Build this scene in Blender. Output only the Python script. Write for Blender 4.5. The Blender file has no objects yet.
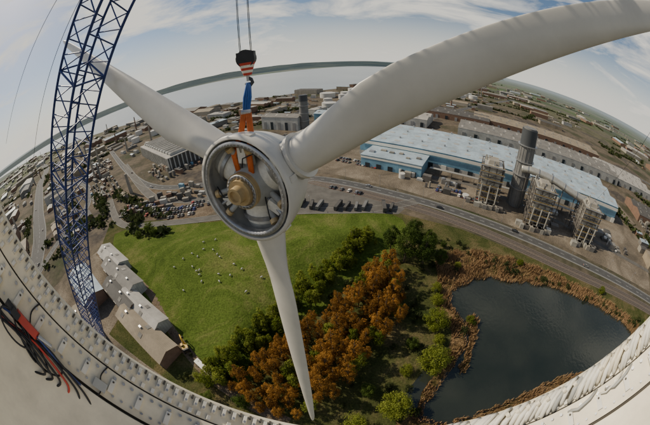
import bpy, math, random
import numpy as np
from mathutils import Vector, Matrix
from mathutils.geometry import tessellate_polygon
random.seed(7)
SC=bpy.context.scene
H=88.0

# ------------------------------------------------------------------ materials
def newmat(name):
    m=bpy.data.materials.new(name);m.use_nodes=True
    nt=m.node_tree;b=nt.nodes["Principled BSDF"];return m,nt,b
def paint(name,col,rough=.5,metal=0,var=.15,scale=3.0,bump=0,spec=.5,col2=None,coords='Object',detail=6):
    m,nt,b=newmat(name);N=nt.nodes;L=nt.links
    tc=N.new("ShaderNodeTexCoord");nz=N.new("ShaderNodeTexNoise")
    nz.inputs["Scale"].default_value=scale;nz.inputs["Detail"].default_value=detail;nz.inputs["Roughness"].default_value=.65
    L.new(tc.outputs[coords],nz.inputs["Vector"])
    r=N.new("ShaderNodeValToRGB");r.color_ramp.elements[0].position=.3;r.color_ramp.elements[1].position=.7
    c2=col2 if col2 else tuple(c*(1-2*var) for c in col)
    r.color_ramp.elements[0].color=(*c2,1);r.color_ramp.elements[1].color=(*[min(1,c*(1+var*.5)) for c in col],1)
    L.new(nz.outputs["Fac"],r.inputs["Fac"]);L.new(r.outputs["Color"],b.inputs["Base Color"])
    b.inputs["Roughness"].default_value=rough;b.inputs["Metallic"].default_value=metal
    b.inputs["Specular IOR Level"].default_value=spec
    if bump:
        bp=N.new("ShaderNodeBump");bp.inputs["Strength"].default_value=bump;L.new(nz.outputs["Fac"],bp.inputs["Height"]);L.new(bp.outputs["Normal"],b.inputs["Normal"])
    return m
def ground_mat():
    m,nt,b=newmat("ground_mat");N=nt.nodes;L=nt.links
    g=N.new("ShaderNodeNewGeometry")
    def noise(s,d=8,r=.6):
        n=N.new("ShaderNodeTexNoise");n.inputs["Scale"].default_value=s;n.inputs["Detail"].default_value=d;n.inputs["Roughness"].default_value=r;L.new(g.outputs["Position"],n.inputs["Vector"]);return n
    def ramp(src,stops):
        r=N.new("ShaderNodeValToRGB");e=r.color_ramp.elements
        while len(e)<len(stops): e.new(.5)
        for k,(p,c) in enumerate(stops): e[k].position=p;e[k].color=(*c,1)
        L.new(src,r.inputs["Fac"]);return r
    n1=noise(.012);r1=ramp(n1.outputs["Fac"],[(.32,(.045,.06,.025)),(.44,(.09,.08,.055)),(.52,(.16,.13,.095)),(.6,(.07,.062,.055)),(.7,(.20,.165,.12))])
    n2=noise(.25);r2=ramp(n2.outputs["Fac"],[(.3,(.6,.6,.6)),(.7,(1.15,1.12,1.08))])
    mx=N.new("ShaderNodeMix");mx.data_type='RGBA';mx.blend_type='MULTIPLY';mx.inputs[0].default_value=1
    L.new(r1.outputs["Color"],mx.inputs[6]);L.new(r2.outputs["Color"],mx.inputs[7])
    vo=N.new("ShaderNodeTexVoronoi");vo.inputs["Scale"].default_value=.004;L.new(g.outputs["Position"],vo.inputs["Vector"])
    sp=N.new("ShaderNodeSeparateColor");L.new(vo.outputs["Color"],sp.inputs[0])
    r3=ramp(sp.outputs[0],[(0,(.05,.075,.03)),(.35,(.09,.12,.045)),(.6,(.14,.13,.09)),(1,(.06,.08,.05))])
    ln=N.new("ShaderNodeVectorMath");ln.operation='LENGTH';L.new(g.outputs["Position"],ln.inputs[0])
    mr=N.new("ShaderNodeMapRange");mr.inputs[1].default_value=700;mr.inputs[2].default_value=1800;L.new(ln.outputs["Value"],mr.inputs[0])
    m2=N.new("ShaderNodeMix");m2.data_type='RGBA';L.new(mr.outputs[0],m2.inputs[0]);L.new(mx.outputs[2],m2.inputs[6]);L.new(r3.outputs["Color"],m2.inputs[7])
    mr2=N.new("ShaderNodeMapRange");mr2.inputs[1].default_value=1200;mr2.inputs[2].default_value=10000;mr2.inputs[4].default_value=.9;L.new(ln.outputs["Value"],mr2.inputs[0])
    m3=N.new("ShaderNodeMix");m3.data_type='RGBA';L.new(mr2.outputs[0],m3.inputs[0]);L.new(m2.outputs[2],m3.inputs[6]);m3.inputs[7].default_value=(.25,.30,.33,1)  # aerial haze painted into the base colour, stronger with distance from origin
    L.new(m3.outputs[2],b.inputs["Base Color"]);b.inputs["Roughness"].default_value=.95;b.inputs["Specular IOR Level"].default_value=.1
    return m
def grass_mat(name,c1,c2,c3,s=.05,bump=.6):
    m,nt,b=newmat(name);N=nt.nodes;L=nt.links
    g=N.new("ShaderNodeNewGeometry")
    n1=N.new("ShaderNodeTexNoise");n1.inputs["Scale"].default_value=s;n1.inputs["Detail"].default_value=10;n1.inputs["Roughness"].default_value=.7;n1.inputs["Distortion"].default_value=.6
    L.new(g.outputs["Position"],n1.inputs["Vector"])
    r=N.new("ShaderNodeValToRGB");e=r.color_ramp.elements;e.new(.5)
    for k,(p,c) in enumerate([(.36,c1),(.5,c2),(.62,c3)]): e[k].position=p;e[k].color=(*c,1)
    L.new(n1.outputs["Fac"],r.inputs["Fac"])
    n2=N.new("ShaderNodeTexNoise");n2.inputs["Scale"].default_value=1.3;n2.inputs["Detail"].default_value=6;L.new(g.outputs["Position"],n2.inputs["Vector"])
    mr=N.new("ShaderNodeMapRange");mr.inputs[1].default_value=.3;mr.inputs[2].default_value=.7;mr.inputs[3].default_value=.6;mr.inputs[4].default_value=1.25;L.new(n2.outputs["Fac"],mr.inputs[0])
    vm=N.new("ShaderNodeVectorMath");vm.operation='SCALE';L.new(r.outputs["Color"],vm.inputs[0]);L.new(mr.outputs[0],vm.inputs[3])
    L.new(vm.outputs[0],b.inputs["Base Color"]);b.inputs["Roughness"].default_value=1;b.inputs["Specular IOR Level"].default_value=.05
    bp=N.new("ShaderNodeBump");bp.inputs["Strength"].default_value=bump;bp.inputs["Distance"].default_value=.4;L.new(n2.outputs["Fac"],bp.inputs["Height"]);L.new(bp.outputs["Normal"],b.inputs["Normal"])
    return m
def leaf_mat(name,c1,c2,trans=.3,scale=.55,lo=.4,hi=1.0):
    m,nt,b=newmat(name);N=nt.nodes;L=nt.links
    tc=N.new("ShaderNodeTexCoord");n=N.new("ShaderNodeTexNoise");n.inputs["Scale"].default_value=scale;n.inputs["Detail"].default_value=5
    L.new(tc.outputs["Object"],n.inputs["Vector"])
    oi=N.new("ShaderNodeObjectInfo")
    ad=N.new("ShaderNodeMath");ad.operation='MULTIPLY_ADD';L.new(oi.outputs["Random"],ad.inputs[0]);ad.inputs[1].default_value=.45;L.new(n.outputs["Fac"],ad.inputs[2])
    r=N.new("ShaderNodeValToRGB");r.color_ramp.elements[0].position=lo;r.color_ramp.elements[1].position=hi
    r.color_ramp.elements[0].color=(*c1,1);r.color_ramp.elements[1].color=(*c2,1)
    L.new(ad.outputs[0],r.inputs["Fac"]);L.new(r.outputs["Color"],b.inputs["Base Color"])
    b.inputs["Roughness"].default_value=.8;b.inputs["Specular IOR Level"].default_value=.15
    t=N.new("ShaderNodeBsdfTranslucent");L.new(r.outputs["Color"],t.inputs["Color"])
    ms=N.new("ShaderNodeMixShader");ms.inputs[0].default_value=trans
    o=N["Material Output"];L.new(b.outputs[0],ms.inputs[1]);L.new(t.outputs[0],ms.inputs[2]);L.new(ms.outputs[0],o.inputs["Surface"])
    return m
def water_mat(name,col,scale,strength,rough=.06,col2=None,cs=.03,ior=1.33):
    m,nt,b=newmat(name);N=nt.nodes;L=nt.links
    b.inputs["Roughness"].default_value=rough;b.inputs["IOR"].default_value=ior
    g=N.new("ShaderNodeNewGeometry");n=N.new("ShaderNodeTexNoise");n.inputs["Scale"].default_value=scale;n.inputs["Detail"].default_value=5
    L.new(g.outputs["Position"],n.inputs["Vector"])
    bp=N.new("ShaderNodeBump");bp.inputs["Strength"].default_value=strength;bp.inputs["Distance"].default_value=.15;L.new(n.outputs["Fac"],bp.inputs["Height"]);L.new(bp.outputs["Normal"],b.inputs["Normal"])
    n2=N.new("ShaderNodeTexNoise");n2.inputs["Scale"].default_value=cs;n2.inputs["Detail"].default_value=6;L.new(g.outputs["Position"],n2.inputs["Vector"])
    r=N.new("ShaderNodeValToRGB");r.color_ramp.elements[0].position=.35;r.color_ramp.elements[1].position=.65;r.color_ramp.elements[0].color=(*col,1);r.color_ramp.elements[1].color=(*(col2 or col),1)
    L.new(n2.outputs["Fac"],r.inputs["Fac"]);L.new(r.outputs["Color"],b.inputs["Base Color"])
    return m
def clad_mat(name,col,stripe=3.0,dark=.75,rough=.5):
    m,nt,b=newmat(name);N=nt.nodes;L=nt.links
    tc=N.new("ShaderNodeTexCoord");w=N.new("ShaderNodeTexWave");w.inputs["Scale"].default_value=1/stripe;w.inputs["Distortion"].default_value=.0
    L.new(tc.outputs["Object"],w.inputs["Vector"]);w.bands_direction='X'
    n=N.new("ShaderNodeTexNoise");n.inputs["Scale"].default_value=.09;n.inputs["Detail"].default_value=10;n.inputs["Roughness"].default_value=.75;L.new(tc.outputs["Object"],n.inputs["Vector"])
    mr=N.new("ShaderNodeMapRange");mr.inputs[3].default_value=dark;mr.inputs[4].default_value=1;L.new(w.outputs["Fac"],mr.inputs[0])
    mr2=N.new("ShaderNodeMapRange");mr2.inputs[1].default_value=.3;mr2.inputs[2].default_value=.7;mr2.inputs[3].default_value=.55;mr2.inputs[4].default_value=1.15;L.new(n.outputs["Fac"],mr2.inputs[0])
    mu=N.new("ShaderNodeMath");mu.operation='MULTIPLY';L.new(mr.outputs[0],mu.inputs[0]);L.new(mr2.outputs[0],mu.inputs[1])
    vm=N.new("ShaderNodeVectorMath");vm.operation='SCALE';vm.inputs[0].default_value=col;L.new(mu.outputs[0],vm.inputs[3])
    L.new(vm.outputs[0],b.inputs["Base Color"]);b.inputs["Roughness"].default_value=rough
    return m

M={}
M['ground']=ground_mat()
M['field']=grass_mat("field_grass",(.048,.075,.012),(.082,.118,.02),(.14,.145,.045),.035)
M['rough']=grass_mat("rough_grass",(.036,.05,.014),(.07,.074,.026),(.13,.105,.05),.06)
M['reedground']=grass_mat("reed_ground",(.06,.055,.02),(.13,.085,.04),(.20,.135,.07),.12)
M['dirt']=grass_mat("bare_earth",(.11,.08,.055),(.17,.13,.09),(.24,.19,.135),.06)
M['yard']=grass_mat("yard_concrete",(.10,.085,.065),(.17,.14,.105),(.25,.21,.16),.03,.2)
M['asphalt']=paint("asphalt",(.075,.073,.07),.9,var=.15,scale=.3)
M['asphalt2']=paint("worn_asphalt",(.12,.11,.095),.9,var=.2,scale=.15)
M['kerb']=paint("kerb_concrete",(.28,.27,.24),.9)
M['line']=paint("road_paint",(.5,.5,.48),.7)
M['ballast']=paint("rail_ballast",(.14,.11,.085),.95,scale=1,var=.25)
M['rail']=paint("rail_steel",(.3,.27,.25),.4,metal=.8)
M['pond']=water_mat("pond_water",(.014,.019,.014),.6,.3,.05,(.030,.034,.025),.03,1.62)
M['river']=water_mat("river_water",(.20,.22,.23),.05,.4,.2,(.27,.29,.30),.002)
M['white']=paint("white_gelcoat",(.68,.64,.56),.3,var=.07,scale=.3,detail=9)
M['ringw']=paint("cream_machine_paint",(.80,.72,.55),.42,var=.12,scale=3.2,detail=12)
M['ringd']=paint("dark_gap",(.09,.08,.065),.8)
M['steel']=paint("galvanised_steel",(.42,.42,.42),.4,metal=.7)
M['cast']=paint("hub_casting_grey",(.44,.44,.41),.45,var=.15,scale=1)
M['brass']=paint("primer_flange",(.55,.40,.20),.4,metal=.2,var=.12,scale=2)
M['bluecr']=paint("blue_crane_paint",(.022,.045,.19),.4,var=.1)
M['orange']=paint("orange_sling",(.72,.16,.03),.8)
M['bluesl']=paint("blue_sling",(.03,.11,.35),.8)
M['red']=paint("red_paint",(.55,.05,.03),.5)
M['black']=paint("black_rubber",(.02,.02,.022),.6)
M['bwhite']=paint("white_paint",(.80,.76,.66),.5,var=.1,scale=6)
M['yellow']=paint("yellow_plant_paint",(.7,.42,.03),.45)
M['glass']=paint("dark_glass",(.03,.04,.05),.12)
M['roofblue']=clad_mat("pale_blue_roof",(.42,.51,.56),4,.88,.5)
M['wallblue']=clad_mat("blue_cladding",(.20,.38,.50),2,.82,.5)
M['wallwhite']=clad_mat("white_cladding",(.48,.47,.43),2,.85,.5)
M['roofgrey']=clad_mat("grey_roof",(.23,.215,.19),2,.72,.8)
M['rooftan']=clad_mat("tan_roof",(.32,.26,.18),2,.72,.8)
M['roofdark']=clad_mat("dark_roof",(.10,.093,.083),2,.75,.8)
M['rooflight']=clad_mat("light_roof",(.44,.41,.36),2,.75,.7)
M['brick']=paint("brick_wall",(.20,.12,.08),.9,var=.15,scale=.5)
M['conc']=paint("concrete",(.30,.27,.22),.85,var=.15,scale=.12)
M['stackg']=paint("stack_grey",(.17,.165,.155),.6,var=.15,scale=.15)
M['stackd']=paint("stack_dark_band",(.05,.055,.06),.6)
M['duct']=paint("duct_aluminium",(.50,.48,.42),.35,metal=.4,var=.12,scale=.4)
M['frame']=paint("plant_steelwork",(.14,.125,.11),.6,var=.2,scale=.3)
M['tank']=paint("tank_white",(.55,.53,.48),.5,var=.08,scale=.1)
M['bark']=paint("bark",(.12,.09,.065),.9)
M['leaf_or']=leaf_mat("budding_leaf_orange",(.14,.066,.012),(.42,.21,.04),.4)
M['leaf_gr']=leaf_mat("leaf_green",(.03,.058,.01),(.13,.18,.03),.4)
M['leaf_yg']=leaf_mat("leaf_yellow_green",(.10,.14,.014),(.29,.32,.05),.5)
M['leaf_dk']=leaf_mat("leaf_dark",(.022,.036,.012),(.08,.095,.03))
M['reed']=leaf_mat("reed_stem",(.075,.065,.025),(.30,.19,.10),.1,.09,.35,.95)
M['wool']=paint("sheep_wool",(.6,.57,.5),.95)
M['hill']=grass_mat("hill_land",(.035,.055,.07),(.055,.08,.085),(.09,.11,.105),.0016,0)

# ------------------------------------------------------------------ mesh builder
class MB:
    def __init__(s): s.v=[];s.f=[];s.m=[];s.mats=[];s.sm=[]
    def mi(s,k):
        if k not in s.mats: s.mats.append(k)
        return s.mats.index(k)
    def add(s,vs,fs,mat,smooth=False):
        o=len(s.v);s.v+= [tuple(q) for q in vs];i=s.mi(mat)
        for f in fs: s.f.append(tuple(o+k for k in f));s.m.append(i);s.sm.append(smooth)
    def box(s,c,size,mat,rot=0,R=None,taper=1.0):
        hx,hy,hz=size[0]/2,size[1]/2,size[2]/2
        vs=[]
        for z,t in((-hz,1),(hz,taper)):
            for x,y in((-hx,-hy),(hx,-hy),(hx,hy),(-hx,hy)): vs.append(Vector((x*t,y*t,z)))
        if R is None: R=Matrix.Rotation(rot,3,'Z')
        c=Vector(c);vs=[R@v+c for v in vs]
        s.add(vs,[(3,2,1,0),(4,5,6,7),(0,1,5,4),(1,2,6,5),(2,3,7,6),(3,0,4,7)],mat)
    def tube(s,p,q,r1,r2,mat,n=8,caps=True,smooth=True):
        p=Vector(p);q=Vector(q);d=(q-p).normalized()
        a=d.orthogonal().normalized();b=d.cross(a)
        vs=[];
        for P,r in((p,r1),(q,r2)):
            for k in range(n):
                t=2*math.pi*k/n;vs.append(P+(a*math.cos(t)+b*math.sin(t))*r)
        fs=[(k,(k+1)%n,n+(k+1)%n,n+k) for k in range(n)]
        s.add(vs,fs,mat,smooth)
        if caps: s.add(vs,[tuple(range(n-1,-1,-1)),tuple(range(n,2*n))],mat)
    def path(s,pts,r,mat,n=8):
        pts=[Vector(p) for p in pts];vs=[];m=len(pts)
        up=None
        for i,p in enumerate(pts):
            d=(pts[min(i+1,m-1)]-pts[max(i-1,0)]).normalized()
            if up is None: up=d.orthogonal().normalized()
            up=(up-d*up.dot(d)).normalized();b=d.cross(up)
            rr=r[i] if isinstance(r,(list,tuple)) else r
            for k in range(n):
                t=2*math.pi*k/n;vs.append(p+(up*math.cos(t)+b*math.sin(t))*rr)
        fs=[(i*n+k,i*n+(k+1)%n,(i+1)*n+(k+1)%n,(i+1)*n+k) for i in range(m-1) for k in range(n)]
        fs+=[tuple(range(n-1,-1,-1)),tuple((m-1)*n+k for k in range(n))]
        s.add(vs,fs,mat,True)
    def gable(s,c,L,W,h,rh,rot,wall,roof,over=.5):
        R=Matrix.Rotation(rot,3,'Z');c=Vector(c)
        T=lambda x,y,z:R@Vector((x,y,z))+c
        l,w=L/2,W/2
        vs=[T(-l,-w,0),T(l,-w,0),T(l,w,0),T(-l,w,0),T(-l,-w,h),T(l,-w,h),T(l,w,h),T(-l,w,h),T(-l,0,h+rh-.1),T(l,0,h+rh-.1)]
        s.add(vs,[(0,1,5,4),(2,3,7,6),(1,2,6,9,5),(3,0,4,8,7)],wall)
        l+=over;w+=over
        k=rh*over/(W/2)
        vs=[T(-l,-w,h-k+.05),T(l,-w,h-k+.05),T(l,0,h+rh),T(-l,0,h+rh),T(-l,w,h-k+.05),T(l,w,h-k+.05)]
        s.add(vs,[(0,1,2,3),(3,2,5,4)],roof)
    def done(s,name,parent=None,link=True):
        me=bpy.data.meshes.new(name);me.from_pydata(s.v,[],s.f)
        for k in s.mats: me.materials.append(M[k])
        me.polygons.foreach_set("material_index",s.m);me.polygons.foreach_set("use_smooth",s.sm);me.update()
        o=bpy.data.objects.new(name,me)
        if link: SC.collection.objects.link(o)
        if parent: o.parent=parent
        return o
def inst(name,me,loc,rz=0,sc=1,parent=None):
    o=bpy.data.objects.new(name,me);o.location=loc;o.rotation_euler=(0,0,rz)
    o.scale=sc if isinstance(sc,(tuple,list)) else (sc,sc,sc)
    SC.collection.objects.link(o);return o
def empty(name,loc=(0,0,0)):
    o=bpy.data.objects.new(name,None);o.location=loc;SC.collection.objects.link(o);return o
def catmull(P,k=8,closed=False):
    P=[Vector(p) for p in P];n=len(P);out=[]
    rng=range(n) if closed else range(n-1)
    for i in rng:
        g=lambda j:P[j%n] if closed else P[max(0,min(n-1,j))]
        a,b,c,d=g(i-1),g(i),g(i+1),g(i+2)
        for t in range(k):
            u=t/k;out.append(.5*((2*b)+(c-a)*u+(2*a-5*b+4*c-d)*u*u+(3*b-a-3*c+d)*u**3))
    if not closed: out.append(P[-1])
    return out
def sheet(name,pts,z,mat,smooth=0,jit=0):
    P=[Vector((a,b,0)) for a,b in pts]
    if smooth: P=catmull(P,smooth,True)
    if jit: P=[p+Vector((random.uniform(-jit,jit),random.uniform(-jit,jit),0)) for p in P]
    P=[Vector((p.x,p.y,z)) for p in P]
    t=tessellate_polygon([P]);b=MB();b.add(P,[tuple(q) for q in t],mat)
    o=b.done(name)
    import bmesh
    bm=bmesh.new();bm.from_mesh(o.data)
    for f in bm.faces:
        if f.normal.z<0:f.normal_flip()
    bm.to_mesh(o.data);bm.free()
    return o,P
def inside(x,y,P):
    c=False;n=len(P);j=n-1
    for i in range(n):
        xi,yi=P[i][0],P[i][1];xj,yj=P[j][0],P[j][1]
        if (yi>y)!=(yj>y) and x<(xj-xi)*(y-yi)/(yj-yi)+xi: c=not c
        j=i
    return c
def edist(x,y,P):
    m=1e9;n=len(P)
    for i in range(n):
        ax,ay=P[i][0],P[i][1];bx,by=P[(i+1)%n][0],P[(i+1)%n][1]
        dx,dy=bx-ax,by-ay;t=max(0,min(1,((x-ax)*dx+(y-ay)*dy)/(dx*dx+dy*dy+1e-9)))
        m=min(m,math.hypot(x-ax-t*dx,y-ay-t*dy))
    return m
ROADS=[]
def road(name,pts,w,z,mat='asphalt',mark=True,kerb=True,smooth=8):
    P=catmull([Vector((a,b,0)) for a,b in pts],smooth);ROADS.append((P,w))
    n=len(P);b=MB();nr=[]
    for i in range(n):
        d=(P[min(i+1,n-1)]-P[max(i-1,0)]).normalized();nr.append(Vector((-d.y,d.x,0)))
    def strip(o1,o2,z1,z2,m):
        vs=[]
        for p,q in zip(P,nr): vs+= [p+q*o1+Vector((0,0,z1)),p+q*o2+Vector((0,0,z2))]
        b.add(vs,[(2*i+1,2*i,2*i+2,2*i+3)[::-1] for i in range(n-1)],m)
    strip(w/2,-w/2,z,z,mat)
    if kerb:
        for sg in(1,-1):
            a,c=sg*w/2,sg*(w/2+.35)
            strip(a,a+.002*sg,z,z+.12,'kerb');strip(*((c,a) if sg>0 else (a,c)),z+.12,z+.12,'kerb');strip(c,c+.002*sg,z+.12,0,'kerb')
    if mark:
        strip(w/2-.5,w/2-.65,z+.006,z+.006,'line');strip(-w/2+.65,-w/2+.5,z+.006,z+.006,'line')
        for i in range(n-1):
            seg=P[i+1]-P[i];L=seg.length;d=seg.normalized();k=0
            while k*9+3<L:
                s=P[i]+d*(k*9);q=Vector((-d.y,d.x,0))*.1;zz=Vector((0,0,z+.006))
                b.add([s-q+zz,s+d*3-q+zz,s+d*3+q+zz,s+q+zz],[(0,1,2,3)],'line');k+=1
    return b.done(name)

# ------------------------------------------------------------------ camera
p,r=math.radians(32),math.radians(-3.4)
F=Vector((0,math.cos(p),-math.sin(p)));R0=Vector((1,0,0));U0=Vector((0,math.sin(p),math.cos(p)))
Rr=R0*math.cos(r)+U0*math.sin(r);Uu=-R0*math.sin(r)+U0*math.cos(r)
cd=bpy.data.cameras.new("camera");cam=bpy.data.objects.new("camera",cd);SC.collection.objects.link(cam)
cam.matrix_world=Matrix(((Rr.x,Uu.x,-F.x,0),(Rr.y,Uu.y,-F.y,0),(Rr.z,Uu.z,-F.z,H),(0,0,0,1)))
cd.type='PANO';cd.sensor_width=36;cd.clip_start=.02;cd.clip_end=100000
try:
    cd.cycles.panorama_type='FISHEYE_EQUISOLID';cd.cycles.fisheye_lens=15.18;cd.cycles.fisheye_fov=math.radians(220)
except Exception as e:
    cd.panorama_type='FISHEYE_EQUISOLID';cd.fisheye_lens=15.18;cd.fisheye_fov=math.radians(220)
SC.camera=cam

# ------------------------------------------------------------------ sky & sun
SAZ,SEL=math.radians(-65),math.radians(38)
w=bpy.data.worlds.new("World");SC.world=w;w.use_nodes=True;nt=w.node_tree;N=nt.nodes;L=nt.links
bg=N["Background"];sk=N.new("ShaderNodeTexSky");sk.sky_type='NISHITA';sk.sun_disc=False;sk.sun_elevation=SEL;sk.sun_rotation=SAZ
sk.air_density=1.0;sk.dust_density=.8;sk.ozone_density=2.5;sk.altitude=90
tc=N.new("ShaderNodeTexCoord")
mp=N.new("ShaderNodeMapping");mp.inputs["Scale"].default_value=(1.2,1.6,5.0);mp.inputs["Rotation"].default_value=(0,.15,.6);L.new(tc.outputs["Generated"],mp.inputs["Vector"])
nz=N.new("ShaderNodeTexNoise");nz.inputs["Scale"].default_value=2.2;nz.inputs["Detail"].default_value=10;nz.inputs["Roughness"].default_value=.58;nz.inputs["Distortion"].default_value=.4
L.new(mp.outputs[0],nz.inputs["Vector"])
cr=N.new("ShaderNodeValToRGB");cr.color_ramp.elements[0].position=.45;cr.color_ramp.elements[0].color=(.0,.0,.0,1);cr.color_ramp.elements[1].position=.62;cr.color_ramp.elements[1].color=(1,1,1,1)
L.new(nz.outputs["Fac"],cr.inputs["Fac"])
sx=N.new("ShaderNodeSeparateXYZ");L.new(tc.outputs["Generated"],sx.inputs[0])
up=N.new("ShaderNodeMapRange");up.inputs[1].default_value=.5;up.inputs[2].default_value=.8;up.inputs[3].default_value=1;up.inputs[4].default_value=.1;L.new(sx.outputs["Z"],up.inputs[0])
cm=N.new("ShaderNodeMath");cm.operation='MULTIPLY';L.new(cr.outputs["Color"],cm.inputs[0]);L.new(up.outputs[0],cm.inputs[1])
hr=N.new("ShaderNodeMapRange");hr.interpolation_type='SMOOTHSTEP';hr.inputs[1].default_value=-.02;hr.inputs[2].default_value=.24;hr.inputs[3].default_value=.95;hr.inputs[4].default_value=0;L.new(sx.outputs["Z"],hr.inputs[0])
mxm=N.new("ShaderNodeMath");mxm.operation='MAXIMUM';L.new(cm.outputs[0],mxm.inputs[0]);L.new(hr.outputs[0],mxm.inputs[1])
mx=N.new("ShaderNodeMix");mx.data_type='RGBA';L.new(mxm.outputs[0],mx.inputs[0]);L.new(sk.outputs[0],mx.inputs[6]);mx.inputs[7].default_value=(10.6,10.2,9.1,1)
L.new(mx.outputs[2],bg.inputs["Color"]);bg.inputs["Strength"].default_value=.088
sd=bpy.data.lights.new("sun","SUN");sd.energy=5;sd.angle=math.radians(.53);sd.color=(1,.89,.70);so=bpy.data.objects.new("sun",sd);SC.collection.objects.link(so)
sv=Vector((math.sin(SAZ)*math.cos(SEL),math.cos(SAZ)*math.cos(SEL),math.sin(SEL)))
so.rotation_euler=sv.to_track_quat('Z','Y').to_euler();so.location=sv*300

# ------------------------------------------------------------------ ground
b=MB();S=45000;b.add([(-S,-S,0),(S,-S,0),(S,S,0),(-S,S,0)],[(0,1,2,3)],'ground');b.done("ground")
RIV=[(-9000,1700),(-5200,1450),(-2617,1250),(-1423,980),(-1051,890),(-641,810),(-410,750),(-203,720),(-58,780),(126,900),(475,1380),(962,2262),(1700,3900),(1100,4300),(560,4100),(224,3700),(-106,3300),(-530,3100),(-1423,3300),(-3000,3600),(-5500,4300),(-9000,5600)]
_,RIVP=sheet("river",RIV,.15,'river',6)
b=MB();na,nd=150,12;vs=[]
from mathutils import noise as MN
for i in range(na+1):
    az=math.radians(-85+150*i/na)
    for j in range(nd+1):
        d=3900+j*900
        x,y=math.sin(az)*d,math.cos(az)*d
        env=math.sin(math.pi*min(1,j/nd*1.0))*math.exp(-((math.degrees(az)+20)/42)**4)
        h=env*(72+55*MN.noise(Vector((x*.0004,y*.0004,0)))+22*MN.noise(Vector((x*.002,y*.002,3))))-2
        vs.append((x,y,max(h,-2)))
fs=[(i*(nd+1)+j,i*(nd+1)+j+1,(i+1)*(nd+1)+j+1,(i+1)*(nd+1)+j) for i in range(na) for j in range(nd)]
b.add(vs,fs,'hill',True);b.done("hills")

sheet("rough_grassland",[(-175,142),(-60,146),(40,138),(78,114),(132,62),(190,4),(270,-80),(-120,-80),(-100,20),(-104,45),(-108,72),(-160,110)],.02,'rough')
FP=catmull([Vector((a,b_,0)) for a,b_ in [(-150,124),(-77,133),(-15,136),(36,131),(34,108),(4,80),(-20,52),(-36,36),(-55,47),(-88,74)]],6,True)
b=MB();st=2.5;xs=np.arange(-165,50,st);ys=np.arange(25,145,st);idx={};vs=[];fs=[]
def hz(x,y):
    if not inside(x,y,FP): return None
    e=edist(x,y,FP);t=min(1,e/32);t=t*t*(3-2*t)
    return .04+5*t+1.2*t*MN.noise(Vector((x*.05,y*.05,0)))
for i,x in enumerate(xs):
    for j,y in enumerate(ys):
        h=hz(x,y)
        if h is not None: idx[(i,j)]=len(vs);vs.append((x,y,h))
for (i,j),k in idx.items():
    if (i+1,j) in idx and (i,j+1) in idx and (i+1,j+1) in idx: fs.append((k,idx[(i+1,j)],idx[(i+1,j+1)],idx[(i,j+1)]))
b.add(vs,fs,'field',True);b.done("grass_field")
sheet("field_verge",[(-157,128),(-77,137),(-15,140),(40,134),(40,108),(8,80),(-16,52),(-34,33),(-58,44),(-92,72)],.033,'field',4)
POND=[(54,71),(71,75),(90,68),(111,58),(131,41),(147,23),(157,4),(140,-4),(115,-4),(93,8),(65,12),(47,12),(32,13),(25,18),(33,28),(46,39),(52,51),(49,61)]
_,PP=sheet("pond_bank",[(x*1.0,y*1.0) for x,y in [(48,76),(58,96),(92,88),(124,62),(148,36),(168,4),(160,-14),(115,-12),(60,4),(22,8),(18,20),(28,32),(42,42),(46,52),(43,64)]],.04,'reedground',5,.6)
_,PW=sheet("pond",POND,.09,'pond',8,.6)
_,PW2=sheet("pond",[(20,20),(22,27),(28,33),(36,41),(40,40),(35,34),(28,27),(25,21)],.095,'pond',6,.3)
ISL=[(53,41),(58,48),(58,55),(54,52),(50,42),(43,32),(46,31)]
_,IP=sheet("reed_island",ISL,.14,'reedground',6,.9)
b=MB()
cnt=0
while cnt<17000:
    x=random.uniform(15,170);y=random.uniform(-16,98)
    isl=inside(x,y,IP)
    if not isl:
        if not inside(x,y,PP): continue
        inn=inside(x,y,PW) or inside(x,y,PW2)
        if inn and edist(x,y,PW)>1.2+1.8*MN.noise(Vector((x*.2,y*.2,5))): continue
        if MN.noise(Vector((x*.12,y*.12,0)))<-.05 and not inn: 
            if random.random()<.85: continue
    h=random.uniform(.9,2.2);a=random.uniform(0,math.pi);wd=.2
    dx,dy=math.cos(a)*wd,math.sin(a)*wd;lx,ly=random.uniform(-.4,.4),random.uniform(-.4,.4)
    b.add([(x-dx,y-dy,.03),(x+dx,y+dy,.03),(x+lx+dx*.3,y+ly+dy*.3,h),(x+lx-dx*.3,y+ly-dy*.3,h)],[(0,1,2,3)],'reed');cnt+=1
b.done("reed_bed")

sheet("power_station_yard",[(-20,205),(10,196),(55,165),(100,127),(146,86),(215,15),(300,70),(330,160),(90,330),(30,300)],.03,'yard')
sheet("lorry_park",[(-22,146),(44,134),(60,150),(0,186),(-30,180)],.05,'asphalt2')
sheet("contractors_yard",[(-170,150),(-84,140),(-66,160),(-90,200),(-170,205)],.03,'dirt')
sheet("shed_yard",[(-160,110),(-100,70),(-104,45),(-60,30),(-120,-10),(-190,60)],.026,'yard')
road("access_road",[(-420,420),(-250,270),(-160,205),(-80,196),(-10,192),(51,157),(96,121),(140,79),(207,10),(300,-100)],8,.07)
road("estate_road",[(-215,189),(-160,142),(-113,139),(-60,143),(-15,144),(28,141),(60,148)],6,.085,'asphalt2',mark=False)
road("haul_road",[(-278,299),(-156,188),(-114,172),(-77,168),(-40,178),(-10,190)],8,.1,'asphalt2',mark=False)
road("dual_carriageway",[(-2600,1200),(-1063,600),(-627,326),(-400,185),(-290,118),(-225,50),(-200,-60)],22,.075)
road("slip_road",[(-700,420),(-480,300),(-330,250),(-250,180),(-240,120),(-225,60)],8,.09)
road("dirt_track",[(-160,105),(-98,80),(-73,59),(-54,43),(-40,33),(-15,20)],4,.05,'dirt',mark=False,kerb=False)
road("boulevard",[(100,330),(250,470),(450,640),(900,1000)],12,.08)
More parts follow.
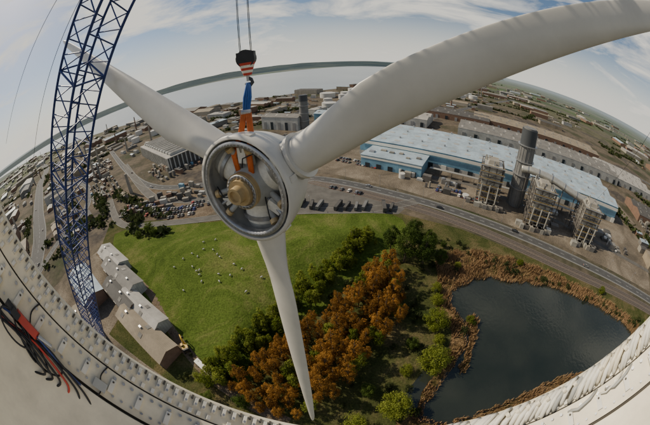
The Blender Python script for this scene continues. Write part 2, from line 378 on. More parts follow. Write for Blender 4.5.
road("riverside_road",[(-900,780),(-420,600),(-100,530),(150,430),(330,350),(620,180),(900,-50)],10,.11)
road("yard_track",[(70,190),(110,172),(150,130),(200,70),(240,30)],5,.12,'asphalt2',mark=False,kerb=False)
P=[(-40,205),(45,146),(84,113),(128,67),(185,12),(280,-90)]
road("railway_bed",[(a+3,c+1) for a,c in P],9,.06,'ballast',mark=False,kerb=False)
b=MB();Q=catmull([Vector((a+3,c+1,.25)) for a,c in P],8)
for off in(-3.0,-1.56,1.56,3.0):
    q=[]
    for i in range(len(Q)):
        d=(Q[min(i+1,len(Q)-1)]-Q[max(i-1,0)]).normalized();q.append(Q[i]+Vector((-d.y,d.x,0))*off)
    b.path(q,.12,'rail',4)
b.done("railway_track")

# ------------------------------------------------------------------ buildings
rot=math.atan2(-.56,.83)
def frame(o,rot):
    R=Matrix.Rotation(rot,3,'Z');return lambda x,y,z=0:R@Vector((x,y,z))+Vector((o[0],o[1],0))
T=frame((36,242),rot)
b=MB()
for k in range(3):
    c=T(131,13+k*25);b.gable((c.x,c.y,0),262,24.6,15,2.6,rot,'wallblue','roofblue',.3)
c=T(131,-.25,12.6);b.box(c,(262,.3,2.6),'bwhite',rot)
c=T(131,-.2,2);b.box(c,(262,.22,4),'wallwhite',rot)
for k in range(22):
    c=T(8+k*12,-.45,2.3);b.box(c,(4.5,.5,4.4),'glass' if k%3 else 'bwhite',rot)
for k in range(3):
    for j in range(20):
        for s in(-6,6):
            x=8+j*13;y=13+k*25+s;c=T(x,y,15+2.6*(1-abs(s)/12.3)+.12);b.box(c,(5,2.4,.1),'wallwhite',R=Matrix.Rotation(rot,3,'Z')@Matrix.Rotation(-math.copysign(math.atan(2.6/12.3),s),3,'X'))
    for j in range(12):
        c=T(14+j*21,13+k*25,18.1);b.tube(c-Vector((0,0,.6)),c+Vector((0,0,.8)),.9,.9,'steel',8)
c=T(40,-14,5);b.box(c,(52,26,10),'wallblue',rot);c=T(40,-14,10.3);b.box(c,(53,27,.5),'roofblue',rot)
for k in range(6):
    c=T(20+k*8,-14+random.uniform(-6,6),11);b.box(c,(random.uniform(2,5),random.uniform(2,4),1.2),random.choice(['steel','conc','roofgrey']),rot)
c=T(40,-27.2,8.6);b.box(c,(52,.3,1.6),'bwhite',rot)
for k in range(5): c=T(20+k*10,-27.2,2);b.box(c,(4,.4,4),'glass',rot)
b.done("turbine_hall")
def shed(name,cx,cy,L,W,h,rh,rot,wall,roof,n=1,doors=4):
    b=MB();R=Matrix.Rotation(rot,3,'Z')
    for k in range(n):
        o=R@Vector((0,(k-(n-1)/2)*W,0));b.gable((cx+o.x,cy+o.y,0),L,W-.3,h,rh,rot,wall,roof,.15 if n>1 else .5)
        for j in range(int(L/9)):
            for s in (-1,1):
                y=s*W*.25;q=R@Vector((-L/2+5+j*9,(k-(n-1)/2)*W+y,h+rh*.5+.12))
                if (j+k)%2==0: b.box(Vector((cx,cy,0))+q,(2.6,W*.2,.08),'roofgrey' if roof!='roofgrey' else 'rooflight',R=R@Matrix.Rotation(-s*math.atan(rh/(W/2)),3,'X'))
        for j in range(int(L/14)):
            q=R@Vector((-L/2+7+j*14,(k-(n-1)/2)*W,h+rh+.3));b.box(Vector((cx,cy,0))+q,(1.6,.9,.9),'steel',rot)
    for j in range(doors):
        x=-L/2+(j+.5)*L/doors
        for s in(-1,1):
            q=R@Vector((x,s*(W*n/2),h*.3));b.box(Vector((cx,cy,0))+q,(min(4.2,L/doors*.5),.5,h*.6),'glass' if j%2 else 'steel',rot)
    return b.done(name)
r2=math.radians(-33)
shed("long_grey_shed",300,262,260,32,11,3,r2,'wallwhite','roofgrey',2,16)
shed("long_tan_shed",370,345,250,34,11,3,r2,'brick','rooftan',2,14)
shed("light_shed",455,180,120,26,9,3,r2,'wallwhite','rooflight',3,8)
shed("brown_shed",225,420,130,28,10,3,r2,'brick','roofdark',2,8)
shed("pale_warehouse",110,390,110,26,11,3,r2,'wallwhite','rooflight',2,8)
shed("brick_warehouse",360,90,60,22,8,3,r2,'brick','roofdark',2,5)
shed("office_shed",330,40,50,16,8,2,r2,'wallblue','roofgrey',1,4)
r3=math.atan2(-17,32)
shed("tan_roof_shed",-79,49,40,11,5.5,2.2,r3,'brick','rooftan',1,5)
shed("pale_roof_shed",-86,61,36,10,5.5,2.2,r3,'wallwhite','rooflight',1,5)
shed("dark_roof_shed",-105,68,34,11,5.5,2.2,r3,'brick','roofdark',1,5)
shed("grey_roof_shed",-114,82,42,12,6,2.4,r3,'wallwhite','roofgrey',1,5)
shed("yard_shed",-132,96,34,12,6,2.4,r3,'wallwhite','rooflight',1,4)
shed("workshop_shed",-140,70,40,16,7,2.6,r3,'brick','roofblue',1,4)
shed("store_shed",-118,42,36,14,6,2.4,r3,'wallwhite','rooftan',1,4)
b=MB();rs=math.atan2(-86,101);T2=frame((-195,300),rs)
b.box(T2(0,0,7),(130,44,14),'roofdark',rs);b.box(T2(0,0,14.4),(132,46,.8),'rooflight',rs)
for k in range(27):
    for s in(-1,1): b.box(T2(-65+k*5,s*22.6,7),(1.6,1.2,13.9),'wallwhite',rs)
for k in range(9):
    for s in (-1,1): b.box(T2(s*65.5,-20+k*5,7),(1.0,1.4,13.9),'wallwhite',rs)
for k in range(12):
    b.box(T2(-58+k*10.5,0,16.2),(5.5,34,2.6),'wallwhite',rs);b.box(T2(-58+k*10.5,0,17.6),(4,30,.3),'roofgrey',rs)
b.done("cooling_fan_building")

b0=empty("power_station")
def hrsg(cx,cy,rot,hh,seed):
    rnd=random.Random(seed);b=MB();T=frame((cx,cy),rot)
    L_,W_=16,19
    b.box(T(0,0,hh*.64),(L_*.84,W_*.84,hh*.5),'duct',rot)
    for k in range(5): b.box(T(0,0,hh*(.44+.1*k)),(L_*.87,W_*.87,.5),'frame',rot)
    b.box(T(0,0,hh*.24),(L_*.62,W_*.6,hh*.26),'frame',rot)
    b.box(T(0,0,hh*.92),(L_*.55,W_*.55,hh*.1),'conc',rot,taper=.8)
    nx,ny,nz=4,4,6
    for i in range(nx):
        for j in range(ny):
            if 0<i<nx-1 and 0<j<ny-1: continue
            x=-L_/2+L_*i/(nx-1);y=-W_/2+W_*j/(ny-1);b.box(T(x,y,hh*.44),(.7,.7,hh*.88),'frame',rot)
    for k in range(1,nz+1):
        z=hh*.88*k/nz
        for s in(-1,1):
            b.box(T(0,s*W_/2,z),(L_+1,.6,.5),'frame',rot);b.box(T(s*L_/2,0,z-.02),(.6,W_+1,.5),'frame',rot)
            b.box(T(0,s*(W_/2+.9),z+1.1),(L_+2,.1,.12),'yellow',rot);b.box(T(0,s*(W_/2+.4),z+.3),(L_+2,1.2,.12),'steel',rot)
            z0=hh*.88*(k-1)/nz
            for i in range(3):
                x0=-L_/2+L_*i/3;x1=x0+L_/3
                if rnd.random()<.7: b.tube(T(x0,s*W_/2,z0),T(x1,s*W_/2,z),.2,.2,'frame',4)
                y0=-W_/2+W_*i/3;y1=y0+W_/3
                if rnd.random()<.7: b.tube(T(s*L_/2,y0,z0),T(s*L_/2,y1,z),.2,.2,'frame',4)
    for k in range(14):
        x,y=rnd.uniform(-6,6),rnd.uniform(-8,8);b.tube(T(x,y,hh*.85),T(x,y,hh*.85+rnd.uniform(2,5)),rnd.uniform(.3,.9),.4,rnd.choice(['steel','duct','frame']),8)
    for k in range(12):
        x,y=rnd.uniform(-14,14),rnd.uniform(-15,-10);b.box(T(x,y,1.6),(rnd.uniform(2,5),rnd.uniform(2,4),3.2),rnd.choice(['conc','roofgrey','frame','duct']),rot)
    for k in range(3): b.tube(T(-6+k*6,-W_/2-2.5,0),T(-6+k*6,-W_/2-2.5,hh*.5),.5,.5,'duct',10)
    return b.done("boiler_unit",b0)
hrsg(116,146,rot,32,1);hrsg(141,114,rot,31,2);hrsg(176,90,rot,29,3)
b=MB()
b.tube((139,138,0),(139,138,46),6.6,6,'stackg',32);b.tube((139,138,46),(139,138,57),6.1,6.0,'stackd',32)
for z in(14,24,34,45.5): b.tube((139,138,z),(139,138,z+.5),7.6,7.6,'steel',32)
b.tube((139,138,57),(139,138,58),5,5,'stackg',24)
for k in range(16):
    a=k*math.pi/8;b.tube((139+6.7*math.cos(a),138+6.7*math.sin(a),0),(139+6.2*math.cos(a),138+6.2*math.sin(a),46),.15,.15,'steel',4)
b.done("chimney_stack",b0)
b=MB();q=catmull([(134,134,30),(140,128,31),(152,118,30),(164,106,27),(176,96,24),(182,88,18),(184,82,8)],6)
b.path(q,2.6,'duct',16)
for k in range(4,len(q)-4,4):
    d=(q[k+1]-q[k-1]).normalized();b.tube(q[k]-d*.3,q[k]+d*.3,2.95,2.95,'steel',16)
    b.tube((q[k].x,q[k].y,0),(q[k].x,q[k].y,q[k].z-2.4),.4,.4,'frame',6)
b.done("exhaust_duct",b0)
b=MB()
for k in range(90):
    x=random.uniform(60,225);tt=(x-60)/155;y=178-118*tt+random.uniform(-4,30)
    if min(math.hypot(x-116,y-146),math.hypot(x-141,y-114),math.hypot(x-176,y-90),math.hypot(x-139,y-138))<17: continue
    s=random.uniform(1,6);h=random.uniform(1.2,5)
    if random.random()<.35: b.tube((x,y,0),(x,y,h),s*.5,s*.5,random.choice(['tank','steel','conc']),14)
    else: b.box((x,y,h/2),(s*1.5,s,h),random.choice(['conc','wallwhite','frame','roofdark','roofgrey']),rot);
for k in range(3):
    y0=T(70+k*50,-14-k*3);y1=T(118+k*50,-14-k*3)
    for j in range(3): b.tube((y0.x+j*.8,y0.y+j*.8,5),(y1.x+j*.8,y1.y+j*.8,5),.35,.35,'duct',8)
    for j in range(6):
        q=y0.lerp(y1,j/5);b.box((q.x,q.y,2.4),(.4,3,4.8),'frame',rot)
b.done("plant_outbuildings",b0)
b=MB();b.tube((-19,345,0),(-19,345,38),6,5.6,'stackg',28);b.tube((-19,345,38),(-19,345,46),5.7,5.6,'stackd',28)
for z in(12,22,32): b.tube((-19,345,z),(-19,345,z+.5),6.6,6.6,'steel',28)
b.done("chimney_stack")
shed("boiler_house",-48,362,60,22,18,3,math.radians(-30),'wallwhite','roofgrey',1,5)
shed("plant_shed",25,375,60,26,14,3,math.radians(-30),'wallblue','roofblue',1,5)

tm={}
for kk,(rr,hh) in enumerate([(14,10),(18,11),(9,10)]):
    b=MB();b.tube((0,0,0),(0,0,hh),rr,rr,'tank',32,caps=False);b.tube((0,0,hh),(0,0,hh+1.6),rr*1.0,.5,'tank',32)
    b.tube((0,0,hh-.3),(0,0,hh+.2),rr+.25,rr+.25,'steel',32,caps=False)
    for i in range(12):
        a=i*.12;c=i/12*hh;b.box(((rr+.5)*math.cos(a),(rr+.5)*math.sin(a),c+.4),(.9,1.8,.25),'steel',a)
    o=b.done("storage_tank",link=False);tm[kk]=o.data;bpy.data.objects.remove(o)
TANKS=[(-395,470),(-360,440),(-410,520),(-330,470)]
for q in TANKS: inst("storage_tank",tm[2],(*q,0),0)
tries=0
while len(TANKS)<46 and tries<4000:
    tries+=1
    t=random.random();x=60+t*370+random.uniform(-60,60);y=530+t*270+random.uniform(-60,140)
    if any(math.hypot(x-a,y-c)<44 for a,c in TANKS) or inside(x,y,RIVP) or edist(x,y,RIVP)<25: continue
    TANKS.append((x,y));inst("storage_tank",tm[random.choice([0,0,1,2])],(x,y,0),random.uniform(0,6))

def nearroad(x,y,mg):
    for P,w_ in ROADS:
        for i in range(len(P)-1):
            a,c=P[i],P[i+1];dx,dy=c.x-a.x,c.y-a.y;t=max(0,min(1,((x-a.x)*dx+(y-a.y)*dy)/(dx*dx+dy*dy+1e-9)))
            if math.hypot(x-a.x-t*dx,y-a.y-t*dy)<w_/2+mg: return True
    return False
EX=[(-205,300,85),(300,262,150),(370,345,150),(455,180,85),(225,420,85),(110,390,75),(360,90,50),(-48,362,40),(25,375,45),(140,200,180),(330,40,40),(0,60,215)]
KEEP=[]
walls=['roofgrey','brick','conc','brick','wallwhite','rooftan'];roofs=['roofgrey','rooftan','roofdark','rooflight','roofgrey','roofdark','roofdark','rooftan','roofblue','rooflight']
b=MB();n=0
for tr in range(16000):
    d=math.exp(random.uniform(math.log(240),math.log(2600)));azd=random.uniform(-88,100);az=math.radians(azd)
    x,y=math.sin(az)*d,math.cos(az)*d
    if azd>35 and MN.noise(Vector((x*.004,y*.004,9)))<.05: continue
    if azd>50 and d>700 and random.random()<.6: continue
    if y>300 and inside(x,y,RIVP): continue
    if y>600 and edist(x,y,RIVP)<25: continue
    big=random.random()<.62
    L_=random.uniform(30,130) if big else random.uniform(10,24);W_=L_*random.uniform(.3,.55);h=random.uniform(6,12) if big else random.uniform(3,5)
    if any(math.hypot(x-a,y-c)<q+L_/2 for a,c,q in EX): continue
    if any(math.hypot(x-a,y-c)<(q+L_)*.48 for a,c,q in KEEP): continue
    if any(math.hypot(x-a,y-c)<24+L_/2 for a,c in TANKS): continue
    if d<1200 and nearroad(x,y,L_/2): continue
    KEEP.append((x,y,L_))
    base=random.choice([r2,r2,r3,r2+math.pi/2])+random.uniform(-.1,.1)
    if random.random()<.65:
        nb_=random.choice([1,2,3]) if big else 1
        Rm=Matrix.Rotation(base,3,'Z');ro_=random.choice(roofs);wa=random.choice(walls)
        for k in range(nb_):
            q=Rm@Vector((0,(k-(nb_-1)/2)*W_/nb_,0));b.gable((x+q.x,y+q.y,0),L_,W_/nb_-.2,h,W_/nb_*.13 if big else W_*.15,base,wa,ro_,.08)
    else:
        b.box((x,y,h/2),(L_,W_,h),random.choice(walls),base);b.box((x,y,h+.2),(L_+.4,W_+.4,.4),random.choice(roofs),base)
        b.box((x+L_*.1,y,h+1.1),(L_*.15,W_*.3,1.5),'steel',base)
    if random.random()<.06 and azd<35: b.tube((x+L_*.4,y+L_*.5,0),(x+L_*.4,y+L_*.5,random.uniform(20,38)),2,1.4,random.choice(['stackg','conc','brick']),12)
    n+=1
    if n>=1000: break
b.done("distant_buildings")

b=MB()
for (cx,cy,rw,cl,ro) in [(-135,172,5,10,.2),(-100,186,4,8,-.3),(-250,220,8,12,-.7),(-330,300,8,14,-.7),(-60,260,6,14,-.6),(-120,330,8,10,-.6),(20,330,5,10,-.6),(350,60,5,9,-.6),(-280,60,6,10,.9),(-60,225,3,12,-.6),(-170,240,4,9,-.7),(-90,290,7,14,-.6),(-150,260,5,8,-.7),(-40,300,5,10,-.6),(-230,360,8,14,-.7)]:
    R=Matrix.Rotation(ro,3,'Z')
    for i in range(rw):
        for j in range(cl):
            if random.random()<.45: continue
            q=R@Vector(((j-cl/2)*7,(i-rw/2)*5,0));hh=random.choice([1.2,2.6,2.6,5.2])
            b.box((cx+q.x+random.uniform(-1,1),cy+q.y,hh/2),(random.uniform(3,6.1),2.4,hh),random.choice(['wallwhite','wallblue','brick','roofdark','rooftan','conc'] if random.random()<.4 else ['conc','roofdark','roofgrey','brick']),ro+random.uniform(-.1,.1))
b.done("container_stacks")

def car_mesh(col,name):
    b=MB();b.box((0,0,.55),(4.3,1.75,.6),col);b.box((-.15,0,1.1),(2.4,1.6,.55),'glass',taper=.8);b.box((-.15,0,1.4),(1.8,1.3,.06),col)
    for x in(-1.35,1.35):
        for s in(-1,1): b.tube((x,s*.7,.33),(x,s*.9,.33),.33,.33,'black',12)
    b.box((2.16,0,.6),(.06,1.2,.2),'glass');b.box((-2.16,0,.6),(.06,1.4,.15),'red')
    o=b.done(name,link=False);m=o.data;bpy.data.objects.remove(o);return m
cars=[car_mesh(c,"parked_car") for c in('bwhite','black','steel','black','stackg','stackg','stackd','red','bluecr','stackd','conc')]
def lorry_mesh(col):
    b=MB();b.box((5.6,0,1.9),(2.2,2.4,2.6),col);b.box((6.72,0,2.5),(.06,2.1,.9),'glass');b.box((5.4,0,3.4),(1.4,2.2,.5),col,taper=.8)
    b.box((-1.4,0,2.5),(11.4,2.5,2.7),col if col!='black' else 'roofdark');b.box((-.5,0,1.0),(13,1,.3),'black')
    for x in(5.9,3.2,-4,-5.2,-6.4):
        for s in(-1,1): b.tube((x,s*.8,.5),(x,s*1.2,.5),.5,.5,'black',12)
    o=b.done("lorry",link=False);m=o.data;bpy.data.objects.remove(o);return m
lor=[lorry_mesh(c) for c in('black','bwhite','stackg')]
for k in range(11):
    if k in (3,8): continue
    inst("lorry",lor[random.choice([0,0,2])],(-14+k*5.6+random.uniform(-.6,.6),152-k*1.2+random.uniform(-1.5,1.5),.06),math.radians(72)+random.uniform(-.2,.2),random.uniform(.6,.85))
for (cx,cy,nn,ro,rows) in [(-150,160,14,.15,3),(-120,152,12,.0,2),(-100,148,8,.2,3),(95,152,12,-.6,2),(30,215,14,-.6,2),(-90,160,9,.2,2),(15,168,10,-.55,1)]:
    for i in range(nn):
        for j in range(rows):
            if random.random()<.3: continue
            q=Matrix.Rotation(ro,3,'Z')@Vector(((i-nn/2)*2.8,j*6,0))
            inst("parked_car",random.choice(cars),(cx+q.x,cy+q.y,.08),ro+math.pi/2+random.uniform(-.08,.08))
for P,w_ in ROADS[:1]+ROADS[3:4]:
    for i in range(2,len(P)-2,7):
        d=(P[i+1]-P[i]).normalized();s=random.choice([-1,1]);q=P[i]+Vector((-d.y,d.x,0))*s*w_*.25+d*random.uniform(-4,4)
        if q.length<900: inst("car",random.choice(cars[:6]),(q.x,q.y,.1),math.atan2(d.y,d.x)+(0 if s<0 else math.pi))
inst("white_lorry",lor[1],(-45,37,.06),-.6,.85)
b=MB()
for s in(-1,1):
    b.box((0,s*1.2,.5),(3.9,.6,.9),'black')
    for k in(-1.5,-.5,.5,1.5): b.tube((k,s*1.52,.5),(k,s*1.56,.5),.3,.3,'steel',10)
b.box((-.3,0,1.7),(3.4,2.5,1.3),'yellow');b.box((.8,.75,2.6),(1.3,.95,1.2),'glass',taper=.85);b.box((.8,.75,3.25),(1.2,.9,.1),'yellow');b.box((-1.7,0,1.9),(.7,2.6,1.5),'black')
b.path([(1.2,-.3,2),(2.6,-.3,4),(4.4,-.3,4.6)],[.38,.34,.25],'yellow',6);b.path([(4.4,-.3,4.7),(5.6,-.3,2.2)],[.28,.16],'yellow',6);b.tube((1.6,-.3,1.7),(3,-.3,3.9),.09,.09,'steel',6)
b.box((5.6,-.3,1.6),(1,1.1,.9),'black',taper=.6)
o=b.done("excavator");o.location=(-57,46,.08);o.rotation_euler=(0,0,2.2)
b=MB();b.tube((0,0,0),(0,0,9),.12,.07,'steel',6);b.path([(0,0,9),(.6,0,9.5),(1.8,0,9.6)],.06,'steel',5);b.box((2.1,0,9.58),(.8,.3,.14),'steel');o=b.done("street_lamp",link=False);lm=o.data;bpy.data.objects.remove(o)
for P,w_ in ROADS[:2]:
    acc=0
    for i in range(len(P)-1):
        acc+=(P[i+1]-P[i]).length
        if acc>26:
            acc=0;d=(P[i+1]-P[i]).normalized();q=P[i]+Vector((-d.y,d.x,0))*(w_/2+1);inst("street_lamp",lm,(q.x,q.y,0),math.atan2(d.y,d.x)-math.pi/2)
b=MB();b.path([(-.55,0,.7),(-.45,0,.72),(-.1,0,.75),(.3,0,.76),(.5,0,.75)],[.12,.28,.32,.29,.14],'wool',10);b.path([(.45,0,.8),(.65,0,.62),(.85,0,.35)],[.13,.1,.06],'wool',8)
b.box((.68,.13,.66),(.1,.12,.04),'black');b.box((.68,-.13,.66),(.1,.12,.04),'black')
for x in(-.38,.33):
    for s in(-1,1): b.path([(x,s*.15,.55),(x+(.05 if x>0 else -.06),s*.15,.28),(x,s*.15,0)],[.07,.045,.035],'black',6)
o=b.done("sheep",link=False);sh=o.data;bpy.data.objects.remove(o)
for k in range(24):
    x,y=random.gauss(-58,12),random.gauss(88,12);h=hz(x,y)
    if h: inst("sheep",sh,(x,y,h),random.uniform(0,6),1.0)

# ------------------------------------------------------------------ trees
def tree_mesh(name,h,rad,cb,mat,nleaf,seed,ls=.5,clumps=45,shape=1.0):
    rnd=random.Random(seed);b=MB()
    b.path([(0,0,0),(.1*rad*.3,0,h*.3),(0,.05*rad,h*.6),(0,0,h*.92)],[h*.022,h*.017,h*.011,.03],'bark',7)
    cl=[]
    for k in range(clumps):
        while True:
            u=Vector((rnd.uniform(-1,1),rnd.uniform(-1,1),rnd.uniform(-1,1)))
            if .35<u.length<1: break
        zc=(cb+h)/2;zr=(h-cb)/2
        wz=1-(max(0,u.z)**1.5)*.35*shape
        cl.append((Vector((u.x*rad*wz*.85,u.y*rad*wz*.85,zc+u.z*zr*.88)),rnd.uniform(.22,.42)*rad*(.8 if u.z>.5 else 1)))
    for c,_ in cl[::3]:
        z0=max(h*.18,c.z-rad*.8);b.path([(0,0,z0),(c.x*.5,c.y*.5,(z0+c.z)/2-.2),tuple(c)],[h*.008,h*.005,.03],'bark',5)
    V_=[];F_=[]
    for k in range(nleaf):
        c,cr_=cl[k%clumps]
        u=Vector((rnd.gauss(0,1),rnd.gauss(0,1),rnd.gauss(0,1))).normalized()*cr_*(rnd.random()**.4)
        u.z*=.75
        q=c+u;n_=(u.normalized()+Vector((rnd.uniform(-.8,.8),rnd.uniform(-.8,.8),rnd.uniform(-.2,1)))).normalized()
        a=n_.orthogonal().normalized();a=Matrix.Rotation(rnd.uniform(0,6.28),3,n_)@a;bb=n_.cross(a);s=ls*rnd.uniform(.5,1.2)
        o=len(V_);V_+=[q-a*s*.5,q+bb*s*.35,q+a*s*.5,q-bb*s*.35];F_.append((o,o+1,o+2,o+3))
    b.add(V_,F_,mat)
    o=b.done(name,link=False);m=o.data;bpy.data.objects.remove(o);return m
orT=[tree_mesh("budding_poplar",13.5,2.7,2,'leaf_or',2500,s,.36,44,1.5) for s in range(5)]
ygT=[tree_mesh("poplar_sapling",9,2.3,1,'leaf_yg',1600,s+10,.42,32,1.3) for s in range(3)]
grT=[tree_mesh("tall_green_tree",20,5.5,3,'leaf_gr',6500,s+20,.55,70,1.1) for s in range(2)]
wiT=[tree_mesh("willow_bush",8.5,5.4,-.5,'leaf_yg',5500,s+30,.5,55,.4) for s in range(3)]
dkT=[tree_mesh("green_tree",9,4,1,'leaf_gr',3000,s+40,.5,45,.7) for s in range(3)]
DKT=[tree_mesh("shrub",4,2.6,-.3,'leaf_dk',1000,s+50,.45,25,.5) for s in range(2)]
OP=[(-34,31),(-22,47),(-8,60),(8,76),(24,92),(33,82),(27,58),(14,46),(2,32),(-8,22),(-24,20)]
ax=Vector((.66,.75,0)).normalized();px_=Vector((-.75,.66,0))
for i in range(-12,30):
    for j in range(-14,14):
        q=ax*i*3.7+px_*j*4.3+Vector((-8,40,0))+Vector((random.uniform(-1,1),random.uniform(-1,1),0))
        if inside(q.x,q.y,OP):
            z=random.random()
            if z<.05: continue
            if z<.12: inst("poplar_sapling",random.choice(ygT),(q.x,q.y,0),random.uniform(0,6),1.15);continue
            s=random.uniform(.65,1.15);inst("budding_poplar",random.choice(orT),(q.x,q.y,0),random.uniform(0,6),(s,s,s*random.uniform(.85,1.15)))
pl=catmull([(-40,32,0),(-30,48,0),(-18,62,0),(-3,78,0),(10,94,0),(24,108,0)],10)
for q in pl:
    for s in range(3):
        inst("poplar_sapling",random.choice(ygT),(q.x+random.uniform(-7,3),q.y+random.uniform(-2,7),0),random.uniform(0,6),random.uniform(.5,1.2))
for x,y,s in [(36,92,1.1),(44,88,1.0),(31,100,.85),(49,96,.8),(42,100,1.0),(52,86,.6)]: inst("tall_green_tree",random.choice(grT),(x,y,0),random.uniform(0,6),s)
for x,y,s in [(40,54,1.0),(34,37,1.15),(18,23,1.1),(5,17,.95),(25,63,.6),(172,-3,1.0),(44,65,.6),(24,36,.5),(39,46,.5),(46,72,.5),(55,52,.4),(150,40,.5),(100,78,.45),(62,84,.4)]: inst("willow_bush",random.choice(wiT),(x,y,0),random.uniform(0,6),s)
for x,y,s in [(-28,56,.8),(-33,50,.9),(-38,42,.8),(-118,128,1),(-112,124,.8),(-125,122,.7),(60,100,.5),(10,30,.7),(-30,26,.8),(-42,26,.7),(28,46,.7),(-5,120,.3),(56,50,.3)]: inst("green_tree",random.choice(dkT),(x,y,0),random.uniform(0,6),s)
for k in range(160):
    x=random.uniform(-60,60);y=random.uniform(0,96)
    if inside(x,y,OP) or inside(x,y,PW) or inside(x,y,PW2) or inside(x,y,FP) or (x>20 and y<10): continue
    inst("shrub",random.choice(DKT),(x,y,0),random.uniform(0,6),random.uniform(.3,.9))
for k in range(90):
    t=random.random();x=58+t*124;y=108-t*112+random.uniform(-7,4)
    if not inside(x,y,PW): inst("shrub",random.choice(DKT),(x,y,0),random.uniform(0,6),random.uniform(.3,.85))
b=MB()
def blob(x,y,r_):
    for k in range(14):
        u=Vector((random.gauss(0,.5),random.gauss(0,.5),abs(random.gauss(.3,.35))))*r_;n_=Vector((random.uniform(-1,1),random.uniform(-1,1),random.uniform(0,1.2))).normalized();a=n_.orthogonal();c=n_.cross(a);s=r_*.33
        q=Vector((x,y,0))+u;b.add([q-a*s,q+c*s,q+a*s,q-c*s],[(0,1,2,3)],'leaf_dk')
for g in range(320):
    d=math.exp(random.uniform(math.log(230),math.log(3400)));az=math.radians(random.uniform(-88,100));x,y=math.sin(az)*d,math.cos(az)*d
    if any(math.hypot(x-a,y-c)<q+10 for a,c,q in EX): continue
    dr=random.choice([r2,r3,random.uniform(0,3)]);nn=random.randint(8,34)
    for k in range(nn):
        X=x+math.cos(dr)*k*5+random.uniform(-3,3);Y=y+math.sin(dr)*k*5+random.uniform(-3,3)
        if inside(X,Y,RIVP) or any(math.hypot(X-a,Y-c)<20 for a,c in TANKS): continue
        if d<700 and nearroad(X,Y,3): continue
        blob(X,Y,random.uniform(2.5,6))
b.done("distant_trees")

# ------------------------------------------------------------------ rotor
Ax=Vector((.412,.910,-.038)).normalized()
hubd=Vector((-.224,.893,-.397)).normalized();C=Vector((0,0,H))+hubd*15.0
e1=Ax.cross(Vector((0,0,1))).normalized();e2=e1.cross(Ax)
rotor=empty("wind_turbine_rotor")
ph=.535
us=[(e1*math.cos(ph+k*2*math.pi/3)+e2*math.sin(ph+k*2*math.pi/3)) for k in range(3)]
NS=36
for u in us:
    t=Ax.cross(u).normalized();b=MB();vs=[]
    ss=[1.6,2.3,3.0,3.8,4.8,6,7.5,9,11,13,15,17,19,21,23,25,27,29,31,33,35,36.5,38,39,39.6,40]
    for s in ss:
        bl=min(1,max(0,(s-3.0)/5.5));bl=bl*bl*(3-2*bl)
        if s<=8: ch=1.9+(2.5-1.9)*bl
        else: ch=2.5-(s-8)/(40-8)*1.75
        if s>36: ch*=math.sqrt(max(.02,1-((s-36)/4.05)**2))
        th=1.9*(1-bl)+bl*ch*(.34 if s<9 else max(.16,.34-(s-9)*.008))
        be=math.radians(28-25*min(1,(s-3)/26))
        cdv=t*math.cos(be)+Ax*math.sin(be);tv=cdv.cross(u).normalized()
        off=-.16*ch*bl
        for k in range(NS):
            a=2*math.pi*k/NS;x=.5*ch*math.cos(a)+off
            y=.5*th*math.sin(a)*(1-bl+bl*(.62+.38*math.cos(a))*1.15)
            if bl>0: y+=bl*.05*ch*(1-math.cos(a)**2)
            vs.append(C+u*s*.99+cdv*x+tv*y-Ax*(.0006*s*s))
    n=len(ss);fs=[(i*NS+k,i*NS+(k+1)%NS,(i+1)*NS+(k+1)%NS,(i+1)*NS+k) for i in range(n-1) for k in range(NS)]
    b.add(vs,fs,'white',True);b.add(vs[-NS:],[tuple(range(NS))],'white')
    b.tube(C+u*1.7,C+u*2.95,1.12,1.1,'cast',32);b.tube(C+u*2.9,C+u*3.1,1.18,1.18,'white',32)
    b.done("blade",rotor)
b=MB();NR=64
def revolve(prof,mat,n=NR,smooth=True):
    vs=[]
    for (ax_,rd) in prof:
        for k in range(n):
            a=2*math.pi*k/n;vs.append(C+Ax*ax_+(e1*math.cos(a)+e2*math.sin(a))*rd)
    b.add(vs,[(i*n+k,i*n+(k+1)%n,(i+1)*n+(k+1)%n,(i+1)*n+k) for i in range(len(prof)-1) for k in range(n)],mat,smooth)
revolve([(-1.75,2.72),(-1.75,2.88),(-1.55,2.91),(-1.0,2.88),(-.2,2.74),(.6,2.52),(1.4,2.2),(2.2,1.75),(2.9,1.2),(3.3,.6),(3.4,.02)],'white')
revolve([(-1.75,2.72),(-1.6,2.66),(-1.2,2.62),(-.4,2.5),(.4,2.3),(1.0,1.95)],'cast')
for k in range(6):
    a=math.pi*k/3+.3;d=e1*math.cos(a)+e2*math.sin(a);td=-e1*math.sin(a)+e2*math.cos(a)
    b.box(C+Ax*-1.25+d*2.91,(.3,.08,.5),'white',R=Matrix((td,d,Ax)).transposed())
b.done("spinner",rotor)
b=MB()
revolve([(-1.72,2.62),(-1.78,2.56),(-1.78,2.36),(-1.6,2.34),(-1.4,2.34)],'steel')
revolve([(1.2,.1),(1.0,1.3),(.3,1.65),(-.4,1.6),(-.9,1.3),(-1.2,1.05),(-1.45,.98)],'cast')
revolve([(-1.45,.98),(-1.75,.98),(-1.75,.7),(-1.95,.68),(-1.95,.45),(-2.35,.43),(-2.35,.3),(-2.2,.28),(-2.2,.01)],'brass',smooth=False)
revolve([(-1.77,.93),(-1.79,.93),(-1.79,.74),(-1.77,.74)],'steel')
for k in range(24):
    a=2*math.pi*k/24;d=e1*math.cos(a)+e2*math.sin(a);b.tube(C+Ax*-1.72+d*.85,C+Ax*-1.86+d*.85,.05,.05,'steel',6)
for k in range(72):
    a=2*math.pi*k/72;d=e1*math.cos(a)+e2*math.sin(a);b.tube(C+Ax*-1.76+d*2.46,C+Ax*-1.81+d*2.46,.028,.028,'cast',6)
